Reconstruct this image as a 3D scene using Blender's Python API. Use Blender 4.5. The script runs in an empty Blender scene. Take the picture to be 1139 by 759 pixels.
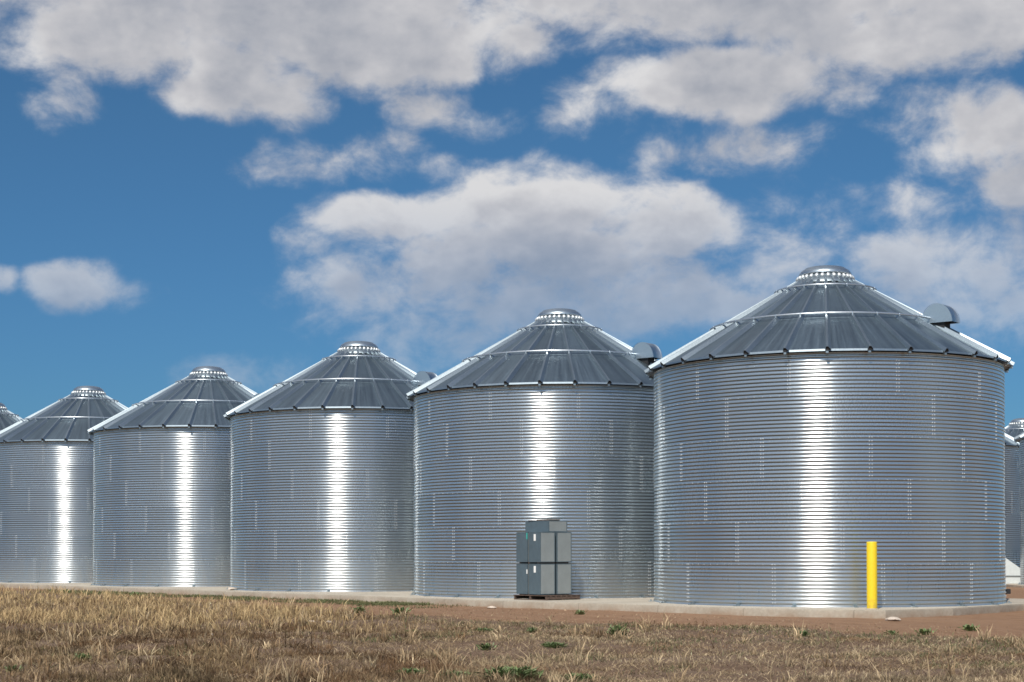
import bpy, bmesh, math, random
import numpy as np
from mathutils import Vector, Matrix
random.seed(7)
rng = np.random.default_rng(11)
PI = math.pi
sc = bpy.context.scene
COL = sc.collection

# ------------------------------------------------------------------ node helpers
class NT:
    def __init__(s, tree): s.t = tree; s.n = tree.nodes; s.l = tree.links
    def new(s, typ, **kw):
        n = s.n.new(typ)
        for k, v in kw.items(): setattr(n, k, v)
        return n
    def put(s, sock, v):
        if hasattr(v, 'links') or isinstance(v, bpy.types.NodeSocket): s.l.new(v, sock)
        elif v is not None:
            try: sock.default_value = v
            except Exception:
                sock.default_value = (*v, 1.0)
    def math(s, op, a, b=None, c=None, clamp=False):
        n = s.new('ShaderNodeMath', operation=op, use_clamp=clamp)
        s.put(n.inputs[0], a)
        if b is not None: s.put(n.inputs[1], b)
        if c is not None: s.put(n.inputs[2], c)
        return n.outputs[0]
    def vec(s, op, a, b=None):
        n = s.new('ShaderNodeVectorMath', operation=op)
        s.put(n.inputs[0], a)
        if b is not None: s.put(n.inputs[1], b)
        return n.outputs['Value'] if op in ('LENGTH', 'DOT_PRODUCT') else n.outputs['Vector']
    def noise(s, v, scale, detail=4, rough=.5, lac=2.0, dist=0.0):
        n = s.new('ShaderNodeTexNoise')
        if v is not None: s.put(n.inputs['Vector'], v)
        for k, x in (('Scale', scale), ('Detail', detail), ('Roughness', rough), ('Lacunarity', lac), ('Distortion', dist)):
            n.inputs[k].default_value = x
        return n.outputs['Fac']
    def maprange(s, v, a, b, c=0.0, d=1.0, smooth=False):
        n = s.new('ShaderNodeMapRange')
        if smooth: n.interpolation_type = 'SMOOTHSTEP'
        s.put(n.inputs[0], v)
        for i, x in enumerate((a, b, c, d)): s.put(n.inputs[i + 1], x)
        return n.outputs[0]
    def mix(s, f, a, b, blend='MIX'):
        n = s.new('ShaderNodeMix', data_type='RGBA', blend_type=blend)
        s.put(n.inputs[0], f); s.put(n.inputs[6], a); s.put(n.inputs[7], b)
        return n.outputs[2]
    def ramp(s, f, stops):
        n = s.new('ShaderNodeValToRGB')
        e = n.color_ramp.elements
        while len(e) < len(stops): e.new(.5)
        for el, (p, c) in zip(e, stops): el.position = p; el.color = (*c, 1) if len(c) == 3 else c
        s.put(n.inputs[0], f)
        return n.outputs[0]
    def sep(s, v):
        n = s.new('ShaderNodeSeparateXYZ'); s.put(n.inputs[0], v); return n.outputs
    def comb(s, x, y, z=0.0):
        n = s.new('ShaderNodeCombineXYZ')
        for i, q in enumerate((x, y, z)): s.put(n.inputs[i], q)
        return n.outputs[0]
    def bump(s, h, strength=.3, dist=.02):
        n = s.new('ShaderNodeBump'); n.inputs['Strength'].default_value = strength; n.inputs['Distance'].default_value = dist
        s.put(n.inputs['Height'], h); return n.outputs[0]

def c4(c): return (*c, 1.0)

def mat(name):
    m = bpy.data.materials.new(name); m.use_nodes = True
    t = NT(m.node_tree); p = m.node_tree.nodes['Principled BSDF']
    return m, t, p

# ------------------------------------------------------------------ layout (metres; camera looks along +Y; z = 0 is the slab top)
F, CY, PITCH, ROLL, HC = 1801.8, 582.87, .0166, -.0011, 1.4943
B0 = Vector((9.2462, 47.3658)); DB = Vector((-7.6547, 8.5654))
OFF = [(-.034, .131), (.059, -.106), (-.0285, -.107), (.0164, .0106), (-.0128, .0722), (0, 0)]
R, RING, NR = 5.03, 1.1176, 6
HE, RO = 6.781, 5.223
GZ = -.20
UD = DB.normalized(); PC = Vector((-UD.y, UD.x)); PC = PC if PC.y < 0 else -PC      # unit vector along the row; unit vector from row to camera side
BINS = [B0 + k * DB + Vector(OFF[k]) for k in range(6)]
SUN_AZ, SUN_EL = math.radians(18.3), math.radians(48)
TO_SUN = Vector((-math.sin(SUN_AZ) * math.cos(SUN_EL), -math.cos(SUN_AZ) * math.cos(SUN_EL), math.sin(SUN_EL)))

# ------------------------------------------------------------------ materials
ANISO_ROT = .25
def galvanised(name, base, rough, kind):
    m, t, p = mat(name)
    tc = t.new('ShaderNodeTexCoord'); geo = t.new('ShaderNodeObjectInfo')
    obj = tc.outputs['Object']
    col = c4(base); rg = rough
    spang = t.noise(obj, 26, 3, .6)
    big = t.noise(obj, .8, 3, .55)
    if kind == 'wall':
        uv = t.sep(t.new('ShaderNodeUVMap', uv_map='metres').outputs[0])
        row = t.math('FLOOR', t.math('DIVIDE', uv[1], RING))
        cell = t.math('FLOOR', t.math('ADD', t.math('DIVIDE', uv[0], 2 * PI * R / 11), t.math('MULTIPLY', row, .37)))
        wn = t.new('ShaderNodeTexWhiteNoise', noise_dimensions='3D')
        t.put(wn.inputs['Vector'], t.comb(cell, row, geo.outputs['Random']))
        sheet = wn.outputs['Value']
        v = t.math('ADD', t.math('MULTIPLY', sheet, .10), t.math('ADD', t.math('MULTIPLY', big, .20), t.math('MULTIPLY', spang, .08)))
        v = t.math('ADD', v, .80)
        col = t.mix(1.0, c4(base), t.comb(v, v, v), 'MULTIPLY')
        # shade under the corrugation crests, painted into the base colour
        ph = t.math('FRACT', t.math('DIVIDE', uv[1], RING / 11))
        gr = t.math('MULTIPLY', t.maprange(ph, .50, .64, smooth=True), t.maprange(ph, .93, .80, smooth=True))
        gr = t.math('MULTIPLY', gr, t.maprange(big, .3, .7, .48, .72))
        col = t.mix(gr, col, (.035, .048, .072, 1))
        # dust splashed up from the ground on the lowest ring
        streak = t.noise(t.comb(t.math('MULTIPLY', uv[0], 3.0), t.math('MULTIPLY', uv[1], .5)), 1.2, 4, .6)
        dust = t.math('MULTIPLY', t.maprange(uv[1], 0.05, 1.9, .42, 0.0), t.maprange(streak, .3, .75))
        col = t.mix(dust, col, (.36, .33, .31, 1))
        rg = t.math('ADD', t.math('ADD', t.math('MULTIPLY', sheet, .05), t.math('MULTIPLY', spang, .06)), rough - .045)
        rg = t.math('ADD', rg, t.math('MULTIPLY', dust, .35))
        wave = t.noise(t.comb(t.math('MULTIPLY', uv[0], 1.0), t.math('MULTIPLY', uv[1], .7), t.math('MULTIPLY', sheet, 30)), 1.1, 2, .5)
        b = t.bump(wave, .10, .06)
        t.put(p.inputs['Normal'], b)
        # rolled sheet: sharper round the drum than up and down it
        tg = t.new('ShaderNodeTangent', direction_type='UV_MAP', uv_map='metres')
        t.put(p.inputs['Tangent'], tg.outputs[0]); p.inputs['Anisotropic'].default_value = .87
        p.inputs['Anisotropic Rotation'].default_value = ANISO_ROT
        t.put(p.inputs['Metallic'], t.maprange(dust, 0, 1, .94, .4))
    else:
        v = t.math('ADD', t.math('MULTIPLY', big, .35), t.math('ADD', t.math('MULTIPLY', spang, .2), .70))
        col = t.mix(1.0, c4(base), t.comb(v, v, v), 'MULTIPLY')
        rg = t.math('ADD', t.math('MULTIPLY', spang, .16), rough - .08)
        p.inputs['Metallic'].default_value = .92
        if kind == 'roof':
            sx = t.sep(obj)
            pid = t.math('FLOOR', t.math('MULTIPLY', t.math('ARCTAN2', sx[1], sx[0]), 30 / (2 * PI)))
            wn = t.new('ShaderNodeTexWhiteNoise', noise_dimensions='2D')
            t.put(wn.inputs['Vector'], t.comb(pid, geo.outputs['Random']))
            w2 = t.maprange(wn.outputs['Value'], 0, 1, .86, 1.12)
            col = t.mix(1.0, col, t.comb(w2, w2, w2), 'MULTIPLY')
            rad = t.vec('LENGTH', t.vec('MULTIPLY', obj, (1, 1, 0)))
            stk = t.noise(t.comb(t.math('MULTIPLY', t.math('ARCTAN2', sx[1], sx[0]), 46), t.math('MULTIPLY', rad, .35)), 1.0, 5, .65)
            w3 = t.maprange(stk, .3, .7, .80, 1.22)
            col = t.mix(1.0, col, t.comb(w3, w3, w3), 'MULTIPLY')
            rg = t.math('ADD', rg, t.maprange(stk, .3, .7, -.06, .08))
            t.put(p.inputs['Normal'], t.bump(t.noise(obj, 2.2, 3, .5), .25, .05))
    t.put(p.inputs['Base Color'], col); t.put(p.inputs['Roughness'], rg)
    if kind == 'wall':      # oxidised zinc: a broad dull lobe under the bright one
        gl = t.new('ShaderNodeBsdfAnisotropic'); t.put(gl.inputs['Color'], t.mix(1.0, col, (.92, .98, 1.0, 1), 'MULTIPLY')); gl.inputs['Roughness'].default_value = .53; gl.inputs['Anisotropy'].default_value = .88; gl.inputs['Rotation'].default_value = ANISO_ROT; t.l.new(tg.outputs[0], gl.inputs['Tangent'])
        mx = t.new('ShaderNodeMixShader'); mx.inputs[0].default_value = .46
        t.l.new(p.outputs[0], mx.inputs[1]); t.l.new(gl.outputs[0], mx.inputs[2])
        t.l.new(mx.outputs[0], m.node_tree.nodes['Material Output'].inputs['Surface'])
    return m

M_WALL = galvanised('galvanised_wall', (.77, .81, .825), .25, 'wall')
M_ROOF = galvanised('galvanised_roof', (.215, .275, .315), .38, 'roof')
M_RIB = galvanised('galvanised_trim', (.66, .70, .74), .36, 'trim')
M_HOOD = galvanised('galvanised_hood', (.50, .57, .62), .36, 'trim')
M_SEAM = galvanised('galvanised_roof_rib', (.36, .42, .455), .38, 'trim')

def plain(name, base, rough, metal=0.0, var=.25, scale=8, bump=0.0):
    m, t, p = mat(name)
    o = t.new('ShaderNodeTexCoord').outputs['Object']
    n = t.noise(o, scale, 5, .6)
    v = t.maprange(n, .25, .75, 1 - var, 1 + var)
    t.put(p.inputs['Base Color'], t.mix(1.0, c4(base), t.comb(v, v, v), 'MULTIPLY'))
    p.inputs['Roughness'].default_value = rough; p.inputs['Metallic'].default_value = metal
    if bump: t.put(p.inputs['Normal'], t.bump(n, bump, .02))
    return m
M_BOLT = plain('zinc_bolts', (.74, .76, .77), .35, .5, var=.1)
M_DARK = plain('shade_and_neck_black', (.012, .012, .014), .7)  # black: painted shade at rib ends and flank stub; also the vent neck
M_PALE = plain('pale_painted_duct', (.62, .66, .66), .5, var=.08)
M_STONE = plain('pale_stone', (.55, .46, .38), .9, var=.25, scale=14, bump=.5)
M_PAPER = plain('white_paper_label', (.8, .8, .78), .7, var=.04)
M_TEAL = plain('teal_sticker', (.05, .38, .33), .5, var=.1)
M_CARD = plain('weathered_cardboard', (.17, .135, .115), .9, var=.3)
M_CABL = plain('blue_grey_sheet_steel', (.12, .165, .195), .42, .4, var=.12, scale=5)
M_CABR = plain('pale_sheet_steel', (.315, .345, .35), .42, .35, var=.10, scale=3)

def make_yellow():
    m, t, p = mat('yellow_bollard_paint')
    o = t.new('ShaderNodeTexCoord').outputs['Object']; z = t.sep(o)[2]
    n = t.noise(o, 9, 6, .65)
    chip = t.maprange(t.noise(o, 22, 5, .7), .66, .72)
    dirt = t.math('MULTIPLY', t.maprange(z, .0, .35, .65, 0.0), t.maprange(n, .3, .7))
    col = t.mix(dirt, t.mix(t.maprange(n, .3, .7), (.86, .63, .022, 1), (.80, .57, .018, 1)), (.25, .16, .08, 1))
    col = t.mix(t.math('MULTIPLY', chip, .5), col, (.45, .28, .03, 1))
    t.put(p.inputs['Base Color'], col); p.inputs['Roughness'].default_value = .5
    t.put(p.inputs['Normal'], t.bump(n, .12, .01))
    return m
M_YEL = make_yellow()

def make_wood():
    m, t, p = mat('weathered_pallet_wood')
    o = t.new('ShaderNodeTexCoord').outputs['Object']
    n = t.noise(t.vec('MULTIPLY', o, (4, 4, 40)), 3, 5, .6)
    t.put(p.inputs['Base Color'], t.ramp(n, [(.3, (.055, .036, .028)), (.7, (.17, .115, .09))]))
    p.inputs['Roughness'].default_value = .9
    return m
M_WOOD = make_wood()

def make_concrete():
    m, t, p = mat('weathered_concrete')
    o = t.new('ShaderNodeTexCoord').outputs['Object']; z = t.sep(o)[2]
    a = t.noise(o, .7, 6, .6); b = t.noise(o, 14, 5, .65)
    v = t.math('ADD', t.math('MULTIPLY', a, .55), t.math('MULTIPLY', b, .45))
    col = t.ramp(v, [(.3, (.29, .255, .205)), (.55, (.43, .385, .315)), (.75, (.54, .495, .42))])
    stain = t.math('MULTIPLY', t.maprange(z, -.25, -.02, 1.0, .12), t.maprange(t.noise(o, 2.3, 4, .6), .35, .62, .15, .85))
    col = t.mix(stain, col, (.27, .165, .10, 1))
    al = t.vec('DOT_PRODUCT', o, (UD.x, UD.y, 0))
    jn = t.math('FRACT', t.math('DIVIDE', t.math('ADD', al, t.math('MULTIPLY', a, .12)), 2.9))
    jm = t.math('MULTIPLY', t.math('COMPARE', jn, .5, .004), .4)
    col = t.mix(jm, col, (.08, .06, .045, 1))
    t.put(p.inputs['Base Color'], col); p.inputs['Roughness'].default_value = .92
    t.put(p.inputs['Normal'], t.bump(b, .35, .02))
    return m
M_CONC = make_concrete()

def make_ground():
    m, t, p = mat('dirt_and_litter')
    pos = t.new('ShaderNodeNewGeometry').outputs['Position']
    flat = t.vec('MULTIPLY', pos, (1, 1, 0))
    s = t.vec('DOT_PRODUCT', t.vec('SUBTRACT', flat, (B0.x, B0.y, 0)), (PC.x, PC.y, 0))     # distance from the row towards the camera side
    n1 = t.noise(flat, .45, 5, .6); n2 = t.noise(flat, 2.6, 6, .65); n3 = t.noise(flat, 24, 4, .7)
    dirt = t.ramp(t.math('ADD', t.math('MULTIPLY', n2, .6), t.math('MULTIPLY', n3, .4)),
                  [(.3, (.125, .062, .029)), (.5, (.205, .108, .054)), (.7, (.295, .175, .10))])
    # wheel tracks run along the row
    tr = t.noise(t.comb(t.math('MULTIPLY', s, 1.7), t.math('MULTIPLY', t.vec('DOT_PRODUCT', flat, (UD.x, UD.y, 0)), .12)), 1.3, 4, .6)
    dirt = t.mix(t.maprange(tr, .35, .65, 0, .55), dirt, (.28, .165, .092, 1))
    lit = t.ramp(t.math('ADD', t.math('MULTIPLY', n2, .5), t.math('MULTIPLY', n3, .5)),
                 [(.3, (.05, .028, .016)), (.5, (.13, .077, .045)), (.68, (.26, .165, .095))])
    lit = t.mix(t.maprange(n1, .45, .6, 0, .5), lit, (.18, .125, .085, 1))
    vg = t.new('ShaderNodeAttribute', attribute_name='verge').outputs['Fac']
    g = t.maprange(t.math('ADD', vg, t.math('MULTIPLY', t.math('SUBTRACT', n2, .5), 1.6)), .15, .75, smooth=True)
    col = t.mix(g, dirt, lit)
    # grassy fields far from the bins
    far = t.maprange(t.vec('LENGTH', t.vec('SUBTRACT', flat, (0, 50, 0))), 55, 110, smooth=True)
    fieldc = t.ramp(t.noise(flat, .06, 6, .6), [(.35, (.16, .115, .062)), (.65, (.29, .215, .12))])
    col = t.mix(far, col, fieldc)
    t.put(p.inputs['Base Color'], col); p.inputs['Roughness'].default_value = .95
    t.put(p.inputs['Normal'], t.bump(t.math('ADD', n3, t.math('MULTIPLY', n2, 1.5)), .6, .05))
    return m
M_GROUND = make_ground()

def make_blade(name):
    m, t, p = mat(name)
    a = t.new('ShaderNodeAttribute', attribute_name='tint').outputs['Color']
    t.put(p.inputs['Base Color'], a); p.inputs['Roughness'].default_value = .7
    p.inputs['Specular IOR Level'].default_value = .25
    tr = t.new('ShaderNodeBsdfTranslucent'); t.put(tr.inputs['Color'], a)
    mx = t.new('ShaderNodeMixShader'); mx.inputs[0].default_value = .25
    t.l.new(p.outputs[0], mx.inputs[1]); t.l.new(tr.outputs[0], mx.inputs[2])
    t.l.new(mx.outputs[0], m.node_tree.nodes['Material Output'].inputs['Surface'])
    return m
M_BLADE = make_blade('grass_blades')

def make_leaf():
    m, t, p = mat('weed_leaves')
    o = t.new('ShaderNodeTexCoord').outputs['Object']
    n = t.noise(o, 9, 4, .6); r = t.new('ShaderNodeObjectInfo').outputs['Random']
    col = t.ramp(n, [(.3, (.075, .12, .04)), (.6, (.15, .215, .075)), (.8, (.25, .28, .12))])
    t.put(p.inputs['Base Color'], t.mix(t.math('MULTIPLY', r, .35), col, (.20, .19, .09, 1)))
    p.inputs['Roughness'].default_value = .55
    return m
M_LEAF = make_leaf()

# ------------------------------------------------------------------ mesh helpers
def link(o, parent=None):
    COL.objects.link(o)
    if parent: o.parent = parent
    return o
def mesh_obj(name, verts, faces, mats, parent=None, smooth=False, mi=None):
    me = bpy.data.meshes.new(name); me.from_pydata([tuple(v) for v in verts], [], faces); me.update()
    for m in mats: me.materials.append(m)
    if smooth is True: me.polygons.foreach_set('use_smooth', [True] * len(faces))
    elif smooth: me.polygons.foreach_set('use_smooth', smooth)
    if mi is not None: me.polygons.foreach_set('material_index', mi)
    return link(bpy.data.objects.new(name, me), parent)
def bm_obj(name, bm, mats, parent=None, smooth=False):
    me = bpy.data.meshes.new(name); bm.normal_update(); bm.to_mesh(me); bm.free()
    for m in mats: me.materials.append(m)
    if smooth: me.polygons.foreach_set('use_smooth', [True] * len(me.polygons))
    return link(bpy.data.objects.new(name, me), parent)
def box(bm, c, s, rz=0.0, bev=0.0, mi=0):
    b = bmesh.new()
    bmesh.ops.create_cube(b, size=1.0)
    bmesh.ops.scale(b, vec=s, verts=b.verts)
    if bev: bmesh.ops.bevel(b, geom=b.edges[:], offset=bev, segments=2, affect='EDGES')
    bmesh.ops.transform(b, matrix=Matrix.Translation(c) @ Matrix.Rotation(rz, 4, 'Z'), verts=b.verts)
    for f in b.faces: f.material_index = mi
    tmp = bpy.data.meshes.new('tmp'); b.to_mesh(tmp); b.free(); bm.from_mesh(tmp); bpy.data.meshes.remove(tmp)
def thing(name, loc, label, cat, group=None, rz=0.0):
    o = bpy.data.objects.new(name, None); o.empty_display_size = .3; link(o)
    o.location = loc; o.rotation_euler = (0, 0, rz); tag(o, label, cat, group); return o
def tag(o, label, cat, group=None):
    o['label'] = label; o['category'] = cat
    if group: o['group'] = group
    return o
def lathe(prof, n):
    v, f = [], []
    for r, z in prof:
        for i in range(n): a = 2 * PI * i / n; v.append((r * math.cos(a), r * math.sin(a), z))
    for j in range(len(prof) - 1):
        for i in range(n): k = (i + 1) % n; f.append((j * n + i, j * n + k, (j + 1) * n + k, (j + 1) * n + i))
    return v, f

# ------------------------------------------------------------------ the grain bin
def bolt_mesh(verts, faces, pos, ang, size):
    # small pyramid-topped head sitting on the wall
    ca, sa = math.cos(ang), math.sin(ang)
    b = len(verts); r, z = pos
    for (t, h, d) in ((-1, -1, 0), (1, -1, 0), (1, 1, 0), (-1, 1, 0), (-.6, -.6, 1), (.6, -.6, 1), (.6, .6, 1), (-.6, .6, 1)):
        rr = r + d * size * .9; tt = t * size
        verts.append((rr * ca - tt * sa, rr * sa + tt * ca, z + h * size))
    for q in ((4, 5, 6, 7), (0, 1, 5, 4), (1, 2, 6, 5), (2, 3, 7, 6), (3, 0, 4, 7)): faces.append(tuple(b + i for i in q))

def wall_mesh():
    n, per = 176, 8
    pitch = RING / 11; amp = .0058
    rows = NR * 11 * per
    zs = np.arange(rows + 1) * pitch / per
    rr = R - amp + amp * np.cos(zs / pitch * 2 * PI)
    a = np.arange(n) * 2 * PI / n
    V = np.stack([rr[:, None] * np.cos(a), rr[:, None] * np.sin(a), np.repeat(zs[:, None], n, 1)], -1).reshape(-1, 3)
    i = np.arange(rows)[:, None] * n; j = np.arange(n)[None]
    k = (j + 1) % n
    Fq = np.stack([i + j, i + k, i + n + k, i + n + j], -1).reshape(-1, 4)
    U = np.zeros((rows, n, 4, 2), np.float32)
    u0 = (np.arange(n) * 2 * PI * R / n)[None, :]; u1 = u0 + 2 * PI * R / n
    U[:, :, 0, 0] = u0; U[:, :, 3, 0] = u0; U[:, :, 1, 0] = u1; U[:, :, 2, 0] = u1
    U[:, :, 0, 1] = zs[:-1, None]; U[:, :, 1, 1] = zs[:-1, None]; U[:, :, 2, 1] = zs[1:, None]; U[:, :, 3, 1] = zs[1:, None]
    bv, bf = [], []
    sheet = 2 * PI / 11
    for row in range(NR):
        z0 = row * RING
        for c in range(11):
            ang = (c - row * .37) * sheet
            for q in range(11):
                for d in (-.035, .035): bolt_mesh(bv, bf, (R - .002, z0 + (q + .98) * pitch), ang + d / R, .0145)
        if row:
            for c in range(134): bolt_mesh(bv, bf, (R - .002, z0), 2 * PI * c / 134, .0085)
    bv = np.array(bv); bf = np.array(bf) + len(V)
    me = bpy.data.meshes.new('wall')
    allv = np.concatenate([V, bv]); allf = np.concatenate([Fq, bf])
    me.vertices.add(len(allv)); me.vertices.foreach_set('co', allv.astype(np.float32).ravel())
    me.loops.add(allf.size); me.loops.foreach_set('vertex_index', allf.astype(np.int32).ravel())
    me.polygons.add(len(allf)); me.polygons.foreach_set('loop_start', (np.arange(len(allf)) * 4).astype(np.int32))
    sm = np.zeros(len(allf), bool); sm[:len(Fq)] = True
    me.polygons.foreach_set('use_smooth', sm)
    me.polygons.foreach_set('material_index', np.where(sm, 0, 1).astype(np.int32))
    uv = me.uv_layers.new(name='metres')
    me.update(calc_edges=True)
    uvs = np.concatenate([U.reshape(-1, 2), np.full((bf.size, 2), 3.0, np.float32)])
    uv.data.foreach_set('uv', uvs.astype(np.float32).ravel())
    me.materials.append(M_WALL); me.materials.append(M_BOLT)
    me.validate()
    return me

SL = math.tan(math.radians(30.0))
def roof_z(r): return HE + (RO - r) * SL

def make_bin():
    root = bpy.data.objects.new('grain_bin', None); link(root)
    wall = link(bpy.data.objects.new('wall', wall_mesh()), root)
    # roof: thirty flat panels with turned-down lip
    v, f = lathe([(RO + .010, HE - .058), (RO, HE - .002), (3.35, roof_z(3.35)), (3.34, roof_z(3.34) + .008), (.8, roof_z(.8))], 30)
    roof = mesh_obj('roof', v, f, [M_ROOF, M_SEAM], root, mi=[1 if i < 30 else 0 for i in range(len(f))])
    # ribs: open trapezoid caps over every panel joint, black plate for the shade inside the eave end
    rv, rf, ri = [], [], []
    w0, w1, w2, h = .054, .026, .105, .086
    secs = [(.86, .8), (3.34, 1.0), (RO + .05, 1.0)]
    c30, s30 = math.cos(math.radians(30)), math.sin(math.radians(30))
    for r, k in secs:
        z = roof_z(r)
        for y, hh in ((-w0 * k, -.01), (-w1 * k, h), (w1 * k, h), (w2 * k, -.01)): rv.append((r + hh * s30, y, z + hh * c30))
    for s in range(2):
        for q in range(3): rf.append((s * 4 + q, s * 4 + q + 1, s * 4 + q + 5, s * 4 + q + 4)); ri.append(0)
    b = len(rv); r = RO + .035                       # recessed black plate standing in for the shade in the open rib
    for y, hh in ((-w0, -.01), (-w1, h), (w1, h), (w2, -.01)): rv.append((r + hh * s30, y * .97, roof_z(r) + hh * c30 - .002))
    rf.append((b, b + 1, b + 2, b + 3)); ri.append(1)
    # eave clip under the rib; black block on the lip paints the rib mouth's shade
    b = len(rv)
    for x0, x1, y0, z0, z1, mi in ((RO + .012, RO + .045, .045, HE - .055, HE + .012, 1), (RO - .05, RO + .035, .035, HE - .115, HE - .060, 0)):
        b = len(rv)
        for x in (x0, x1):
            for y in (-y0, y0):
                for z in (z0, z1): rv.append((x, y, z))
        for q in ((0, 1, 3, 2), (4, 6, 7, 5), (0, 4, 5, 1), (2, 3, 7, 6), (0, 2, 6, 4), (1, 5, 7, 3)): rf.append(tuple(b + i for i in q)); ri.append(mi)
    rib = mesh_obj('roof_rib', rv, rf, [M_SEAM, M_DARK], roof, mi=ri)
    for k in range(1, 30):
        o = rib.copy(); link(o, roof); o.rotation_euler.z = 2 * PI * k / 30
    # stiffener rings carried on the ribs
    for rr, tube in ((3.36, .030), (1.46, .026)):
        n, m = 90, 8; v, f = [], []
        zc = roof_z(rr) + .135
        for i in range(n):
            a = 2 * PI * i / n
            for j in range(m):
                q = 2 * PI * j / m; x = rr + tube * math.cos(q)
                v.append((x * math.cos(a), x * math.sin(a), zc + tube * math.sin(q)))
        for i in range(n):
            for j in range(m):
                f.append((i * m + j, ((i + 1) % n) * m + j, ((i + 1) % n) * m + (j + 1) % m, i * m + (j + 1) % m))
        ring = mesh_obj('stiffener_ring', v, f, [M_RIB], roof, smooth=True)
        bm = bmesh.new()
        for k in range(30):
            a = 2 * PI * k / 30
            if rr < 2 and k % 2: continue
            box(bm, (rr * math.cos(a), rr * math.sin(a), zc - .02), (.06, .03, .10), a)
        me = bpy.data.meshes.new('x'); bm.to_mesh(me); bm.free()
        bm = bmesh.new(); bm.from_mesh(ring.data); bm.from_mesh(me); bm.to_mesh(ring.data); bm.free(); bpy.data.meshes.remove(me)
    # peak collar with its ring of stamped knuckles, then the lid
    v, f = lathe([(.98, roof_z(.98) + .03), (.95, roof_z(.95) + .085), (.84, roof_z(.84) + .10), (.70, 9.56), (.66, 9.60)], 60)
    mesh_obj('peak_collar', v, f, [M_SEAM], root, smooth=True)
    bm = bmesh.new()
    for k in range(30):
        a = 2 * PI * (k + .5) / 30
        b = bmesh.new(); bmesh.ops.create_icosphere(b, subdivisions=2, radius=1)
        bmesh.ops.scale(b, vec=(.045, .058, .075), verts=b.verts)
        bmesh.ops.transform(b, matrix=Matrix.Rotation(a, 4, 'Z') @ Matrix.Translation((.80, 0, 9.475)) @ Matrix.Rotation(math.radians(-40), 4, 'Y'), verts=b.verts)
        tmp = bpy.data.meshes.new('t'); b.to_mesh(tmp); b.free(); bm.from_mesh(tmp); bpy.data.meshes.remove(tmp)
    bm_obj('collar_knuckles', bm, [M_BOLT], root, smooth=True)
    v, f = lathe([(.70, 9.555), (.765, 9.55), (.770, 9.575), (.745, 9.63), (.69, 9.695), (.60, 9.745), (.585, 9.765), (.50, 9.79), (.34, 9.815), (.16, 9.83), (.001, 9.834)], 60)
    mesh_obj('roof_lid', v, f, [M_HOOD], root, smooth=True)
    # roof vent: curved sheet hood on a dark square neck, open below
    vent = bpy.data.objects.new('roof_vent', None); link(vent, root); vent.rotation_euler.z = 0
    zb, rc, rad, hw = 7.85, 3.56, .45, .27
    v, f, mi = [], [], []
    n = 20
    for t in (-hw, hw):
        for i in range(n + 1):
            a = PI * i / n; v.append((rc + rad * math.cos(a), t, zb + rad * 1.18 * math.sin(a)))
    for i in range(n): f.append((i, i + 1, n + 1 + i + 1, n + 1 + i)); mi.append(0)
    f.append(tuple(range(n + 1))); f.append(tuple(reversed(range(n + 1, 2 * n + 2)))); mi += [0, 0]
    hood = mesh_obj('vent_hood', v, f, [M_HOOD], vent, smooth=[i < n for i in range(n + 2)], mi=mi)
    bm = bmesh.new()
    for t in (-hw - .006, hw + .006):                # folded seam along the curved edge
        for i in range(n):
            a = PI * (i + .5) / n
            box(bm, (rc + (rad + .004) * math.cos(a), t, zb + (rad + .004) * 1.18 * math.sin(a)), (.02, .014, .07), 0)
    bm2 = bmesh.new(); box(bm2, (rc - .03, 0, 7.74), (.46, .40, .34)); bm.free()
    bm_obj('vent_neck', bm2, [M_DARK], vent)
    v, f = [], []
    for t in (-hw - .012, -hw + .012, hw - .012, hw + .012):
        for i in range(n + 1):
            a = PI * i / n; q = rad + (.012 if True else 0); v.append((rc + q * math.cos(a), t, zb + q * 1.18 * math.sin(a)))
    for s in (0, 2):
        for i in range(n): f.append((s * (n + 1) + i, s * (n + 1) + i + 1, (s + 1) * (n + 1) + i + 1, (s + 1) * (n + 1) + i))
    mesh_obj('hood_seam', v, f, [M_RIB], vent)
    # anchors around the foot
    bm = bmesh.new()
    box(bm, (R + .08, 0, .010), (.18, .11, .018)); box(bm, (R + .008, 0, .05), (.018, .10, .09))
    box(bm, (R + .10, 0, .045), (.035, .035, .05))
    an = bm_obj('anchor_bracket', bm, [M_SEAM], root)
    an.rotation_euler.z = math.radians(8)
    for k in range(1, 20):
        o = an.copy(); link(o, root); o.rotation_euler.z = math.radians(8) + 2 * PI * k / 20
    return root

VENT_AZ = math.radians(-38)
def copy_tree(o, parent=None):
    c = o.copy(); link(c, parent)
    for ch in list(o.children): copy_tree(ch, c)
    return c
FRONT = 'grain bins in the front row'; BACK = 'grain bins behind the front row'
bins = [
    (BINS[0], .5, 'largest looking galvanised grain bin, rightmost of the front row, with the yellow bollard before it', FRONT),
    (BINS[1], 5.1, 'galvanised grain bin with the stack of grey cabinets on a pallet against its foot', FRONT),
    (BINS[2], -2.6, 'galvanised grain bin directly left of the one with the stacked cabinets', FRONT),
    (BINS[3], 3.2, 'galvanised grain bin second from the left edge among those whose walls show', FRONT),
    (BINS[4], .5, 'galvanised grain bin at the left edge, its wall partly cut by the frame', FRONT),
    (BINS[5], 2.0, 'galvanised grain bin farthest left, only a sliver of its roof in view', FRONT),
    (Vector((20.96, 83.0)), 1.0, 'shaded grain bin behind at far right, pale duct at its foot', BACK),
    (Vector((28.6, 74.4)), 4.0, 'grain bin cut off by the right edge, only its left eave tip in view', BACK),
    (Vector((31.9, 101.0)), 2.0, 'farthest grain bin, its roof peak rising between two nearer roofs at far right', BACK),
]
proto = make_bin()
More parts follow.
